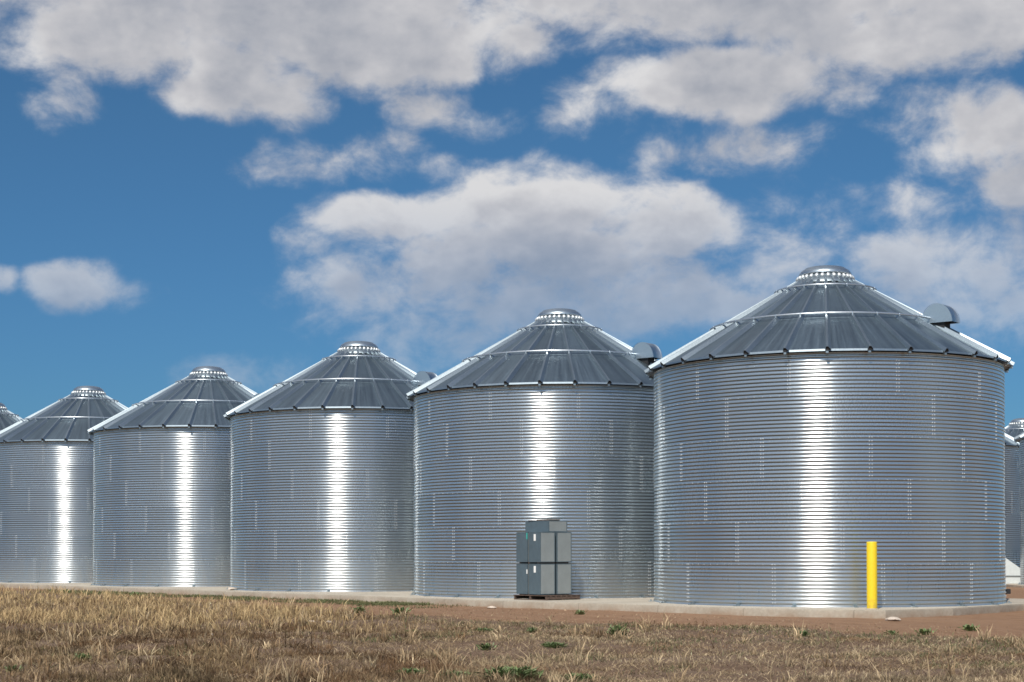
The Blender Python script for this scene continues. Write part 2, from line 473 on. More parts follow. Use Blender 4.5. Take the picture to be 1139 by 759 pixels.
for i, (c, d, label, grp) in enumerate(bins):
    o = proto if i == 0 else copy_tree(proto)
    z = 0 if i < 6 else -.10
    o.location = (c.x, c.y, z)
    rz = math.atan2(-c.y, -c.x) + math.radians(d)
    o.rotation_euler.z = rz
    for ch in o.children:
        if ch.name.startswith('wall'): ch.rotation_euler.z = 2.0 + 1.37 * i
        if ch.name.startswith('roof_vent'): ch.rotation_euler.z = VENT_AZ - rz
    tag(o, label, 'grain bin', grp)
# clean-out stub on the right flank of the nearest bin, blackened for a bracket's shadow
a = math.radians(-5) - proto.rotation_euler.z
bm = bmesh.new(); box(bm, (R + .10, 0, .30), (.24, .30, .14), 0, .01)
st = bm_obj('stub_and_shadow', bm, [M_DARK], proto); st.rotation_euler.z = a
bm = bmesh.new()
for z in (.16, .44):
    b = bmesh.new(); bmesh.ops.create_uvsphere(b, u_segments=12, v_segments=8, radius=.05)
    bmesh.ops.transform(b, matrix=Matrix.Translation((R + .03, -.22, z)), verts=b.verts)
    tmp = bpy.data.meshes.new('t'); b.to_mesh(tmp); b.free(); bm.from_mesh(tmp); bpy.data.meshes.remove(tmp)
bm_obj('stub_knob', bm, [M_BOLT], st, smooth=True)

# ------------------------------------------------------------------ concrete slab under the row
def unproject(px, py, h):                  # photograph pixel -> point at height h
    u, v = px - 569.5, py - CY
    cr, sr = math.cos(ROLL), math.sin(ROLL)
    u, v = cr * u + sr * v, -sr * u + cr * v
    dx, dy, dz = u / F, 1.0, -v / F
    cp, sp = math.cos(PITCH), math.sin(PITCH)
    y, z = cp * dy - sp * dz, sp * dy + cp * dz
    k = (h - HC) / z
    return Vector((dx * k, y * k))
front = [BINS[0] + PC * 3.2 - UD * 26]
for px, py in ((1139, 671.8), (1060, 676.6), (985, 679.0), (900, 678.2), (800, 675.6), (700, 672.4), (560, 668.6), (430, 663.8)):
    front.append(unproject(px, py, 0))
for k in (2, 3, 4, 5):
    c = BINS[k]
    front += [c + PC * 6.0 - UD * 3.2, c + PC * 6.15, c + PC * 6.0 + UD * 3.2]
back = [BINS[5] - PC * 6.5 + UD * 7.5, BINS[0] - PC * 6.5 - UD * 26]
front.append(BINS[5] + PC * 5.5 + UD * 7.5)
poly = front + back
bm = bmesh.new()
lo = [bm.verts.new((p.x, p.y, -.6)) for p in poly]; hi = [bm.verts.new((p.x, p.y, 0)) for p in poly]
bm.faces.new(hi)
for i in range(len(poly)):
    j = (i + 1) % len(poly); bm.faces.new((lo[i], lo[j], hi[j], hi[i]))
bmesh.ops.recalc_face_normals(bm, faces=bm.faces[:])
top_edges = [e for e in bm.edges if all(abs(v.co.z) < 1e-6 for v in e.verts)]
bmesh.ops.bevel(bm, geom=top_edges, offset=.025, segments=2, affect='EDGES')
slab = bm_obj('concrete_slab', bm, [M_CONC]); slab['kind'] = 'structure'
# slab for the rear rows
bm = bmesh.new()
for c in (bins[6][0], bins[7][0], bins[8][0]):
    bmesh.ops.create_cone(bm, cap_ends=True, segments=64, radius1=5.7, radius2=5.7, depth=.3, matrix=Matrix.Translation((c.x, c.y, -.25)))
rs = bm_obj('rear_slab', bm, [M_CONC]); rs['kind'] = 'structure'

# ------------------------------------------------------------------ ground
def vnoise(x, y, scale, seed, oct=4):
    out = np.zeros_like(x); amp = 1.0; tot = 0
    for o in range(oct):
        g = np.random.default_rng(seed + o).random((256, 256))
        fx, fy = x / scale, y / scale
        ix, iy = np.floor(fx).astype(int), np.floor(fy).astype(int)
        tx, ty = fx - ix, fy - iy; tx = tx * tx * (3 - 2 * tx); ty = ty * ty * (3 - 2 * ty)
        A = lambda i, j: g[i % 256, j % 256]
        out += amp * ((A(ix, iy) * (1 - tx) + A(ix + 1, iy) * tx) * (1 - ty) + (A(ix, iy + 1) * (1 - tx) + A(ix + 1, iy + 1) * tx) * ty)
        tot += amp; amp *= .5; scale *= .5
    return out / tot
def row_dist(x, y): return (x - B0.x) * PC.x + (y - B0.y) * PC.y
def sstep(a, b, x): t = np.clip((x - a) / (b - a), 0, 1); return t * t * (3 - 2 * t)
def ground_h(x, y):
    s = row_dist(x, y)
    k = sstep(8.5, 13, s)
    fall = sstep(150, 60, np.hypot(x, y))
    return GZ + fall * (k * ((vnoise(x, y, 3.2, 5) - .5) * .24 + (vnoise(x, y, .9, 9) - .5) * .08) + (vnoise(x, y, 1.3, 14) - .5) * .035)
def zone(x, y):                          # 0 on the dirt track, 1 in the weedy verge
    al = (x - B0.x) * UD.x + (y - B0.y) * UD.y
    edge = np.interp(al, [-30, -10, 0, 3, 8, 13, 20, 31, 80], [9.6, 10.2, 12.0, 13.2, 12.0, 10.8, 9.2, 7.9, 7.9])
    s = row_dist(x, y) - edge + (vnoise(x, y, 3.0, 31) - .5) * 3.4
    return sstep(-.6, 1.3, s)
gx = np.concatenate([[-3000, -1500, -700, -300, -150, -90, -60, -45], np.arange(-34, 30.01, .25), [40, 60, 90, 150, 300, 700, 1500, 3000]])
gy = np.concatenate([[-3000, -1500, -700, -300, -100, -40, -10, 5, 12], np.arange(17, 66.01, .25), [72, 80, 95, 120, 160, 300, 700, 1500, 3000]])
X, Y = np.meshgrid(gx, gy, indexing='ij')
Z = ground_h(X, Y)
nx, ny = X.shape
V = np.stack([X, Y, Z], -1).reshape(-1, 3)
i, j = np.meshgrid(np.arange(nx - 1), np.arange(ny - 1), indexing='ij')
Q = np.stack([i * ny + j, (i + 1) * ny + j, (i + 1) * ny + j + 1, i * ny + j + 1], -1).reshape(-1, 4)
def np_mesh(name, V, faces4, mats, smooth=True, tris=None):
    me = bpy.data.meshes.new(name)
    me.vertices.add(len(V)); me.vertices.foreach_set('co', V.astype(np.float32).ravel())
    nt = 0 if tris is None else len(tris)
    loops = faces4.ravel() if nt == 0 else np.concatenate([faces4.ravel(), tris.ravel()])
    me.loops.add(len(loops)); me.loops.foreach_set('vertex_index', loops.astype(np.int32))
    st = np.arange(len(faces4)) * 4
    if nt: st = np.concatenate([st, len(faces4) * 4 + np.arange(nt) * 3])
    me.polygons.add(len(st)); me.polygons.foreach_set('loop_start', st.astype(np.int32))
    me.polygons.foreach_set('use_smooth', np.full(len(st), smooth))
    me.update(calc_edges=True)
    for m in mats: me.materials.append(m)
    return me
g = link(bpy.data.objects.new('ground', np_mesh('ground', V, Q, [M_GROUND]))); g['kind'] = 'structure'
va = g.data.attributes.new('verge', 'FLOAT', 'POINT'); va.data.foreach_set('value', zone(X, Y).ravel().astype(np.float32))

# ------------------------------------------------------------------ grass (dense dry stand, nobody could count it)
def blades(name, x, y, h, w, lean, tint, base_sink=.01):
    n = len(x)
    z = ground_h(x, y) - base_sink
    az = rng.uniform(0, 2 * PI, n); fa = rng.uniform(0, PI, n)
    dx, dy = np.cos(az) * lean * h, np.sin(az) * lean * h
    ux, uy = np.cos(fa) * w * .5, np.sin(fa) * w * .5
    hz = h * np.sqrt(np.clip(1 - (lean * .8) ** 2, .05, 1))
    P = np.zeros((n, 5, 3))
    P[:, 0] = np.stack([x - ux, y - uy, z], -1); P[:, 1] = np.stack([x + ux, y + uy, z], -1)
    P[:, 2] = np.stack([x + dx * .35 + ux * .8, y + dy * .35 + uy * .8, z + hz * .6], -1)
    P[:, 3] = np.stack([x + dx * .35 - ux * .8, y + dy * .35 - uy * .8, z + hz * .6], -1)
    P[:, 4] = np.stack([x + dx, y + dy, z + hz], -1)
    b = np.arange(n) * 5
    quads = np.stack([b, b + 1, b + 2, b + 3], -1); tris = np.stack([b + 3, b + 2, b + 4], -1)
    me = np_mesh(name, P.reshape(-1, 3), quads, [M_BLADE], False, tris)
    at = me.color_attributes.new('tint', 'FLOAT_COLOR', 'POINT')
    c = np.ones((n, 5, 4), np.float32); c[:, :, :3] = tint[:, None, :]
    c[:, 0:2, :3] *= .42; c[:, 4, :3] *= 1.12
    at.data.foreach_set('color', c.ravel())
    o = link(bpy.data.objects.new(name, me)); o['kind'] = 'stuff'
    return o
def scatter(n, y0, y1, power):
    # density falls off with distance
    t = rng.random(n); y = (y0 ** (1 - power) + t * (y1 ** (1 - power) - y0 ** (1 - power))) ** (1 / (1 - power))
    x = rng.uniform(-1, 1, n) * (.345 * y + 2.0)
    return x, y
def clump(x, y, scale, seed, lo, hi): return sstep(lo, hi, vnoise(x, y, scale, seed))
def pal(n, a, b, jit=.16):
    t = rng.random((n, 1)); c = np.array(a) * (1 - t) + np.array(b) * t
    return np.clip(c * (1 + rng.normal(0, jit, (n, 1))), .008, .9)

# 1. brown stand over the whole verge, broken by bare gaps; short and grey towards the right
x, y = scatter(330000, 19.5, 62, 1.9)
gap = clump(x, y, .65, 41, .43, .60) * (.18 + .82 * clump(x, y, 2.2, 43, .38, .56))
keep = rng.random(len(x)) < zone(x, y) * (.05 + .95 * gap)
x, y = x[keep], y[keep]; n = len(x)
leftness = sstep(4, -5, x - (y - 30) * .05 + (vnoise(x, y, 3, 44) - .5) * 5)
hh = rng.uniform(.03, .15, n) * (.35 + 1.3 * vnoise(x, y, 1.4, 55)) * (.62 + .5 * leftness)
tall = rng.random(n) < .04; hh[tall] *= 2.3
col = pal(n, (.20, .12, .06), (.58, .42, .23), .26) * leftness[:, None] + pal(n, (.29, .21, .125), (.68, .54, .35), .26) * (1 - leftness[:, None])
red = clump(x, y, 1.3, 77, .48, .66)[:, None] * .75
col = col * (1 - red) + pal(n, (.115, .055, .026), (.28, .15, .072)) * red
col = col * (1 - .5 * clump(x, y, .9, 95, .50, .64))[:, None]
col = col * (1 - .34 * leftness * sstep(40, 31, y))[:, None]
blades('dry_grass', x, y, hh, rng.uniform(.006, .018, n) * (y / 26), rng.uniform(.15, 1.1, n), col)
# 2. tall pale straw at the left, beside the track
x, y = scatter(120000, 30, 75, 1.6)
s = row_dist(x, y)
m = zone(x, y) * sstep(-1.5, -6.0, x + (vnoise(x, y, 3, 62) - .5) * 4 - (y - 45) * .02) * sstep(33, 38, y + (vnoise(x, y, 4, 63) - .5) * 8)
keep = rng.random(len(x)) < m * (.05 + .95 * clump(x, y, .8, 64, .44, .62))
x, y = x[keep], y[keep]; n = len(x)
blades('straw_grass', x, y, rng.uniform(.10, .40, n) * (.5 + .9 * vnoise(x, y, 1.6, 65)), rng.uniform(.010, .022, n) * (y / 40), rng.uniform(.05, .95, n), pal(n, (.36, .24, .12), (.70, .52, .275), .22))
# 3. scattered dry stalk tussocks
tx, ty = scatter(1000, 19.5, 52, 1.7)
k = rng.random(len(tx)) < zone(tx, ty) * (.2 + .8 * clump(tx, ty, 2.5, 71, .4, .65)) * (.45 + .55 * sstep(6, -2, tx)); tx, ty = tx[k], ty[k]
cnt = rng.integers(5, 30, len(tx)); xx = np.repeat(tx, cnt); yy = np.repeat(ty, cnt); n = len(xx)
sz = np.repeat(rng.uniform(.4, 1.25, len(tx)), cnt)
xx = xx + rng.normal(0, .06, n) * sz; yy = yy + rng.normal(0, .06, n) * sz
tt = np.repeat(pal(len(tx), (.30, .19, .10), (.72, .56, .35), .15), cnt, 0) * rng.uniform(.6, 1.25, (n, 1))
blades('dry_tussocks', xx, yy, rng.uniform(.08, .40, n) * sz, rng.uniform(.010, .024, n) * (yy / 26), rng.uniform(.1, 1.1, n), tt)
# 4. low green growth: along the slab on the left, and thin patches in the verge
al = rng.uniform(8, 62, 90000); st_ = rng.uniform(6.2, 9.2, 90000)
xs, ys = B0.x + UD.x * al + PC.x * st_, B0.y + UD.y * al + PC.y * st_
ks = rng.random(len(xs)) < sstep(9.0, 7.2, st_ + (vnoise(xs, ys, 2, 81) - .5) * 2.6) * sstep(7, 11, al) * sstep(40, 22, al) * (.12 + .88 * clump(xs, ys, 1.6, 84, .42, .58))
x, y = scatter(110000, 19.5, 60, 1.5)
s = row_dist(x, y)
patch = zone(x, y) * clump(x, y, 1.3, 82, .58, .70) * .75 + zone(x, y) * sstep(17.0, 13.0, s) * clump(x, y, 1.1, 83, .48, .64) * sstep(-4, 0, x) * .9
keep = rng.random(len(x)) < np.clip(patch, 0, 1)
x, y = np.concatenate([x[keep], xs[ks]]), np.concatenate([y[keep], ys[ks]]); n = len(x)
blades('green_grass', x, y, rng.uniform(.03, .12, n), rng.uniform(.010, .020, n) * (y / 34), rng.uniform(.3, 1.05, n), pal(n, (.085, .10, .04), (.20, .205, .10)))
# 5. flat straw litter on bare soil and a sprinkling on the track
x, y = scatter(170000, 19.5, 55, 1.9)
s = row_dist(x, y)
keep = rng.random(len(x)) < np.clip(zone(x, y) * (.25 + .6 * clump(x, y, 1.2, 91, .4, .6)) + sstep(6.6, 10.5, s) * .07, 0, 1)
x, y = x[keep], y[keep]; n = len(x)
lc = pal(n, (.18, .115, .065), (.60, .46, .28), .26)
blades('straw_litter', x, y, rng.uniform(.05, .16, n), rng.uniform(.006, .013, n) * (y / 26), rng.uniform(1.0, 1.22, n), lc)

# ------------------------------------------------------------------ loose gravel and clods on the track
n = 9000
y = rng.uniform(26, 62, n); x = rng.uniform(-1, 1, n) * (.345 * y + 2)
s = row_dist(x, y); keep = (s > 6.25) & (rng.random(n) > zone(x, y) * .8) & (rng.random(n) < .25 + .75 * sstep(.40, .62, vnoise(x, y, 1.4, 97)))
x, y = x[keep], y[keep]; n = len(x)
sz = rng.uniform(.010, .030, n) * np.where(rng.random(n) < .05, 1.9, 1.0)
O = np.array([(1, 0, 0), (0, 1, 0), (-1, 0, 0), (0, -1, 0), (0, 0, .75), (0, 0, -.5)])
P = O[None] * sz[:, None, None] * rng.uniform(.6, 1.3, (n, 6, 1))
an_ = rng.uniform(0, 6.28, n); ca, sa = np.cos(an_)[:, None], np.sin(an_)[:, None]
P = np.stack([P[..., 0] * ca - P[..., 1] * sa + x[:, None], P[..., 0] * sa + P[..., 1] * ca + y[:, None], P[..., 2] + ground_h(x, y)[:, None]], -1)
T3 = np.array([(0, 1, 4), (1, 2, 4), (2, 3, 4), (3, 0, 4), (1, 0, 5), (2, 1, 5), (3, 2, 5), (0, 3, 5)])
tr_ = (np.arange(n)[:, None, None] * 6 + T3[None]).reshape(-1, 3)
me = np_mesh('gravel', P.reshape(-1, 3), np.zeros((0, 4), int), [M_BLADE], False, tr_)
at = me.color_attributes.new('tint', 'FLOAT_COLOR', 'POINT')
c = np.ones((n, 6, 4), np.float32); c[:, :, :3] = pal(n, (.13, .075, .042), (.42, .30, .20), .25)[:, None, :]
at.data.foreach_set('color', c.ravel())
o = link(bpy.data.objects.new('gravel', me)); o['kind'] = 'stuff'

# ------------------------------------------------------------------ weeds
def weed_mesh(n_leaf, rad, hgt, seed, name):
    r = random.Random(seed); v, f = [], []
    for k in range(n_leaf):
        a = r.uniform(0, 2 * PI); el = r.uniform(.15, 1.25); L = r.uniform(.45, 1.0)
        cx, cy = r.gauss(0, rad * .3), r.gauss(0, rad * .3)
        z0 = r.uniform(0, hgt * .55)
        dx, dy, dz = math.cos(a) * math.cos(el), math.sin(a) * math.cos(el), math.sin(el)
        w = r.uniform(.010, .026); px, py = -math.sin(a) * w, math.cos(a) * w
        b = len(v); ll = L * rad * .75
        p0 = (cx, cy, z0); pm = (cx + dx * ll * .55, cy + dy * ll * .55, z0 + dz * min(hgt, ll) * .55)
        p1 = (cx + dx * ll, cy + dy * ll, z0 + dz * min(hgt, ll) * .8)
        v += [p0, (pm[0] - px, pm[1] - py, pm[2] + .006), (pm[0], pm[1], pm[2] - .012), (pm[0] + px, pm[1] + py, pm[2] + .006), p1]
        f += [(b, b + 2, b + 1), (b, b + 3, b + 2), (b + 1, b + 2, b + 4), (b + 2, b + 3, b + 4)]
    me = bpy.data.meshes.new(name); me.from_pydata(v, [], f); me.materials.append(M_LEAF); return me
W = [weed_mesh(260, .30, .36, 1, 'weed'), weed_mesh(420, .46, .20, 2, 'weed'), weed_mesh(90, .20, .14, 3, 'weed')]
weeds = [
    (687, 709, 0, 1.0, 'tallest leafy green weed at the grass edge right of the cabinet stack'),
    (508, 752, 1, .75, 'low green weed at the bottom of the picture, left of the widest weed mat'),
    (570, 757, 1, 1.05, 'widest low mat of green weed at the bottom below the cabinet stack'),
    (458, 747, 1, .55, 'small green weed at the bottom, below the bin left of the cabinets'),
    (640, 756, 1, .65, 'flat green weed just right of the widest weed mat at the bottom'),
    (91, 740, 0, .62, 'bright green weed alone in the brown grass at lower left'),
    (14, 750, 2, .9, 'tiny green weed in the lower left corner'),
    (592, 703, 0, .55, 'small upright weed at the grass edge straight below the cabinets'),
    (538, 702, 1, .55, 'low weed at the grass edge below and left of the pallet'),
    (457, 702, 1, .45, 'low dark weed at the grass edge left of the cabinet stack'),
    (616, 722, 1, .6, 'green weed in the brown grass midway below the pallet'),
    (540, 724, 2, 1.1, 'small weed in the brown grass left of the one below the pallet'),
    (645, 684, 2, 1.2, 'little weed against the slab edge just right of the pallet'),
    (894, 707, 0, .5, 'small green weed on the dirt below the bright stripe of the nearest bin'),
    (1028, 706, 2, 1.2, 'small weed on the dirt strip right of the bollard'),
    (1079, 702, 2, 1.3, 'rightmost small weed on the dirt strip'),
    (992, 706, 2, .9, 'smallest weed on the dirt strip just below the bollard'),
    (73, 660, 2, 1.5, 'tiny dark weed against the slab of the leftmost bin wall'),
    (58, 659, 2, 1.2, 'tinier weed against the slab below the bright stripe at the left edge'),
    (150, 664, 2, 1.7, 'dark weed below the pale slab of stone on the slab edge'),
    (400, 684, 2, 1.6, 'weed at the track edge below the third bin from the right'),
    (445, 686, 2, 1.8, 'weed on the dirt track below the gap left of the cabinet bin'),
]
for px, py, kind, sc_, lab in weeds:
    p = unproject(px, py, GZ)
    z = float(ground_h(np.array([p.x]), np.array([p.y]))[0])
    o = link(bpy.data.objects.new('weed', W[kind])); o.location = (p.x, p.y, z - .01)
    o.scale = (sc_ * .85, sc_ * .85, sc_ * .8); o.rotation_euler.z = random.uniform(0, 6)
    tag(o, lab, 'weed', 'green weeds in the dry verge')

# ------------------------------------------------------------------ stones
def stone(px, py, h, s, seed, label):
    r = random.Random(seed); b = bmesh.new(); bmesh.ops.create_icosphere(b, subdivisions=3, radius=1)
    off = [Vector((r.uniform(-1, 1), r.uniform(-1, 1), r.uniform(-1, 1))).normalized() for _ in range(9)]
    for v in b.verts:
        for q in off:
            d = v.co.dot(q) - .72
            if d > 0: v.co -= q * d
    bmesh.ops.scale(b, vec=s, verts=b.verts)
    p = unproject(px, py, h)
    o = bm_obj('stone', b, [M_STONE]); o.location = (p.x, p.y, h + s[2] * .55); o.rotation_euler.z = r.uniform(0, 3)
    tag(o, label, 'stone', 'pale stones around the slab')
stone(145, 651.3, 0, (.40, .22, .11), 1, 'flat pale stone lying on the slab edge before the second bin wall from left')
stone(258, 656.5, 0, (.34, .20, .07), 2, 'flat pale stone on the slab at the gap left of the third bin')
stone(993, 690.5, GZ, (.34, .20, .06), 3, 'broad pale concrete lump at the slab foot just right of the bollard')
stone(547, 677, GZ, (.16, .10, .05), 5, 'small pale stone at the slab foot below the left pallet end')
stone(237, 709, GZ, (.08, .06, .05), 6, 'small whitish stone in the left grass')
stone(347, 694, GZ, (.11, .08, .06), 7, 'small white stone at the grass edge left of the track')
stone(366, 694, GZ, (.09, .07, .05), 8, 'smaller white stone just right of another at the grass edge')

# ------------------------------------------------------------------ yellow bollard
p = unproject(970, 677.6, 0)
t = thing('bollard', (p.x, p.y, 0), 'yellow painted steel bollard standing on the slab before the nearest bin', 'bollard')
v, f = lathe([(.132, 0), (.132, 1.69), (.129, 1.705), (.120, 1.712), (.05, 1.716), (.001, 1.717)], 40)
mesh_obj('post', v, f, [M_YEL], t, smooth=True)
v, f = lathe([(.155, .0), (.155, .010), (.133, .018)], 40)
mesh_obj('base_collar', v, f, [M_CONC], t)

# ------------------------------------------------------------------ pallet and stacked cabinets
pc = unproject(608, 668.2, 0) + Vector((0, .06))
side, rot = 1.44, math.radians(43)
ex = Vector((math.cos(rot), math.sin(rot))); ey = Vector((-math.sin(rot), math.cos(rot)))   # right-going and left-going edges from the near corner
ctr = pc + (ex + ey) * side * .5
t = thing('pallet', (ctr.x, ctr.y, 0), 'weathered brown wooden pallet under the stack of grey cabinets', 'pallet', rz=rot)
for k in range(3):
    bm = bmesh.new(); box(bm, (0, (k - 1) * (side - .06) / 2, .075), (side, .05, .10), 0, .004); bm_obj('stringer', bm, [M_WOOD], t)
for k in range(7):
    bm = bmesh.new(); box(bm, ((k - 3) * (side - .12) / 6, 0, .1375), (.15 + .012 * (k % 2), side + .02, .022), .006 * (k % 3 - 1), .003); bm_obj('deck_board', bm, [M_WOOD], t)
for k in range(3):
    bm = bmesh.new(); box(bm, ((k - 1) * (side - .12) / 2, 0, .0135), (.12, side, .022), 0, .003); bm_obj('bottom_board', bm, [M_WOOD], t)

PT = .150
brot = math.radians(36)
bx_, by_ = Vector((math.cos(brot), math.sin(brot))), Vector((-math.sin(brot), math.cos(brot)))
bc = unproject(601, 662.6, PT)
bc = Vector((bc.x, bc.y))
fit_shift = ctr - (bc + (bx_ + by_) * .60)
bc = bc + Vector((0, max(-.2, min(.25, fit_shift.y))))
LX, LY = .97 / math.cos(brot), .71 / math.sin(brot)
GAP = .075
def cabinet(px, py, z, lx, ly, h, label, marks=(), rails=True):
    """near corner at px, py; lx along the right-going edge, ly along the left-going edge"""
    c = Vector((px, py)) + bx_ * lx / 2 + by_ * ly / 2
    t = thing('metal_cabinet', (c.x, c.y, z), label, 'cabinet', 'grey sheet metal cabinets stacked on the pallet', brot)
    T = .012
    bm = bmesh.new(); box(bm, (0, 0, h / 2), (lx - 2 * T, ly - 2 * T, h - .012), 0, .008); bm_obj('casing', bm, [M_CABR], t)
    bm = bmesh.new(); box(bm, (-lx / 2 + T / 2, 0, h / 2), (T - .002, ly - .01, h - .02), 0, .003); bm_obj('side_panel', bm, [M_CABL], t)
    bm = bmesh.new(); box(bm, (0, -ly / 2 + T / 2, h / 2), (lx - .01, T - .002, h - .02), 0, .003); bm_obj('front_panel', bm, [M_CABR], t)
    bm = bmesh.new()
    for sx in (-1, 1):
        for sy in (-1, 1): box(bm, (sx * (lx / 2 - .011), sy * (ly / 2 - .011), h / 2), (.03, .03, h - .004), 0, .003)
    for zz in (.011, h - .011):
        for sy in (-1, 1): box(bm, (0, sy * (ly / 2 - .009), zz), (lx - .04, .024, .022), 0, .003)
        for sx in (-1, 1): box(bm, (sx * (lx / 2 - .009), 0, zz), (.024, ly - .04, .022), 0, .003)
    bm_obj('corner_frame', bm, [M_CABL], t)
    for kind, u, zc, w, hh in marks:
        bm = bmesh.new(); box(bm, (-lx / 2 - .004, u * ly, zc), (.004, w, hh), 0)
        bm_obj('paper_label' if kind == 'p' else 'sticker', bm, [M_PAPER if kind == 'p' else M_TEAL], t)
    return t
cx_, cy_ = LX / 2 - GAP / 2, LY / 2 - GAP / 2
H1, H2 = .93, .915
for lev, (z, h) in enumerate(((PT + .02, H1), (PT + .02 + H1 + .045, H2))):
    nm = 'lower' if lev == 0 else 'middle'
    for ix in (0, 1):
        for iy in (0, 1):
            q = bc + bx_ * ix * (cx_ + GAP) + by_ * iy * (cy_ + GAP)
            who = {(0, 0): 'near corner', (1, 0): 'right hand', (0, 1): 'left hand', (1, 1): 'hidden rear'}[ix, iy]
            mk = ()
            if (ix, iy) == (0, 0): mk = (('p', -.03, h * .82, .10, .20),)
            if (ix, iy) == (0, 1): mk = (('t', -.46, h * .87, .06, .19),) if lev else (('p', -.46, h * .74, .05, .13),)
            cabinet(q.x, q.y, z, cx_, cy_, h, f'grey sheet metal cabinet, {who} one in the {nm} layer of the stack', mk)
# wooden spacers between the layers
ztop = PT + .02
for k, u in enumerate((.12, .5, .88)):
    for zz, lab in ((PT, 'resting on the pallet deck'), (PT + .02 + H1, 'between the two cabinet layers')):
        hgt = .018 if zz == PT else .043
        c = bc + bx_ * LX * .5 + by_ * LY * u
        bm = bmesh.new(); box(bm, (0, 0, hgt / 2 + .001), (LX - .06, .07, hgt), 0)
        o = bm_obj('spacer_board', bm, [M_WOOD]); o.location = (c.x, c.y, zz); o.rotation_euler.z = brot
        tag(o, f"thin wooden spacer {lab}, {('nearest the corner', 'middle of three', 'farthest left')[k]}", 'board', 'wooden spacers in the cabinet stack')
z3 = PT + .02 + H1 + .045 + H2 + .006
q = bc + bx_ * .40 + by_ * .10
w3 = LX - .34
top = cabinet(q.x - .0, q.y, z3, w3 - .15, LY * .98, .345, 'grey sheet metal cabinet lying alone on top of the stack', ())
bm = bmesh.new()
c = Vector((q.x, q.y)) + bx_ * (w3 - .15) / 2 + by_ * LY * .49
for k, (dx, dy, dz, rz, sx, sy) in enumerate(((-.06, .04, .012, .05, .62, .80), (.05, -.05, .035, -.12, .45, .7))):
    box(bm, (dx, dy, dz), (sx, sy, .02), rz, .004)
o = bm_obj('cardboard_sheet', bm, [M_CARD]); o.location = (c.x, c.y, z3 + .346); o.rotation_euler.z = brot
tag(o, 'weathered brown cardboard sheets lying on the top cabinet', 'cardboard')

# ------------------------------------------------------------------ pale duct at the rear bin
v = [(0, 0, 0), (1.75, 0, 0), (1.75, 1.4, 0), (0, 1.4, 0), (0, 0, 1.75), (1.75, 0, .52), (1.75, 1.4, .52), (0, 1.4, 1.75)]
f = [(0, 1, 5, 4), (1, 2, 6, 5), (2, 3, 7, 6), (3, 0, 4, 7), (4, 5, 6, 7), (3, 2, 1, 0)]
t = thing('air_duct', (23.05, 77.6, GZ - .01), 'pale sloping sheet metal air duct at the foot of the shaded rear bin', 'duct')
mesh_obj('duct_body', v, f, [M_PALE], t)
bm = bmesh.new(); box(bm, (.88, -.02, .47), (1.74, .03, .05)); bm_obj('duct_flange', bm, [M_CABR], t)

# ------------------------------------------------------------------ camera
cam = bpy.data.cameras.new('camera'); co = link(bpy.data.objects.new('camera', cam))
cam.sensor_width = 36; cam.sensor_fit = 'HORIZONTAL'; cam.lens = F / 1139 * 36
cam.shift_y = (CY - 379.5) / 1139
cam.clip_end = 8000
co.matrix_world = Matrix.Translation((0, 0, HC)) @ Matrix.Rotation(PI / 2 + PITCH, 4, 'X') @ Matrix.Rotation(ROLL, 4, 'Z')
sc.camera = co

# ------------------------------------------------------------------ sun
sl = bpy.data.lights.new('sun', 'SUN'); so = link(bpy.data.objects.new('sun', sl))
sl.energy = 4.8; sl.angle = math.radians(.53); sl.color = (1, .95, .87)
so.rotation_euler = TO_SUN.to_track_quat('Z', 'Y').to_euler()

# ------------------------------------------------------------------ sky with broken cumulus
w = bpy.data.worlds.new('World'); sc.world = w; w.cycles.sampling_method = 'MANUAL'; w.cycles.sample_map_resolution = 256; w.use_nodes = True
t = NT(w.node_tree); bg = w.node_tree.nodes['Background']
STR = .1
sky = t.new('ShaderNodeTexSky'); sky.sky_type = 'NISHITA'; sky.sun_disc = False
sky.sun_elevation = SUN_EL; sky.sun_rotation = math.atan2(TO_SUN.x, TO_SUN.y)
sky.air_density = 1.0; sky.dust_density = .6; sky.ozone_density = 2.0
d = t.new('ShaderNodeTexCoord').outputs['Generated']
sp = t.sep(d)
az = t.math('ARCTAN2', sp[0], sp[1]); el = t.math('ARCSINE', sp[2])
P0 = t.comb(t.math('MULTIPLY', az, 10.0), t.math('MULTIPLY', el, 10.0))      # one unit is 0.1 rad, about 180 px of the photograph
HY = CY + F * math.tan(PITCH)
def cpos(px, py): return (math.atan((px - 569.5) / F) * 10, math.atan((HY - py) / F) * 10)
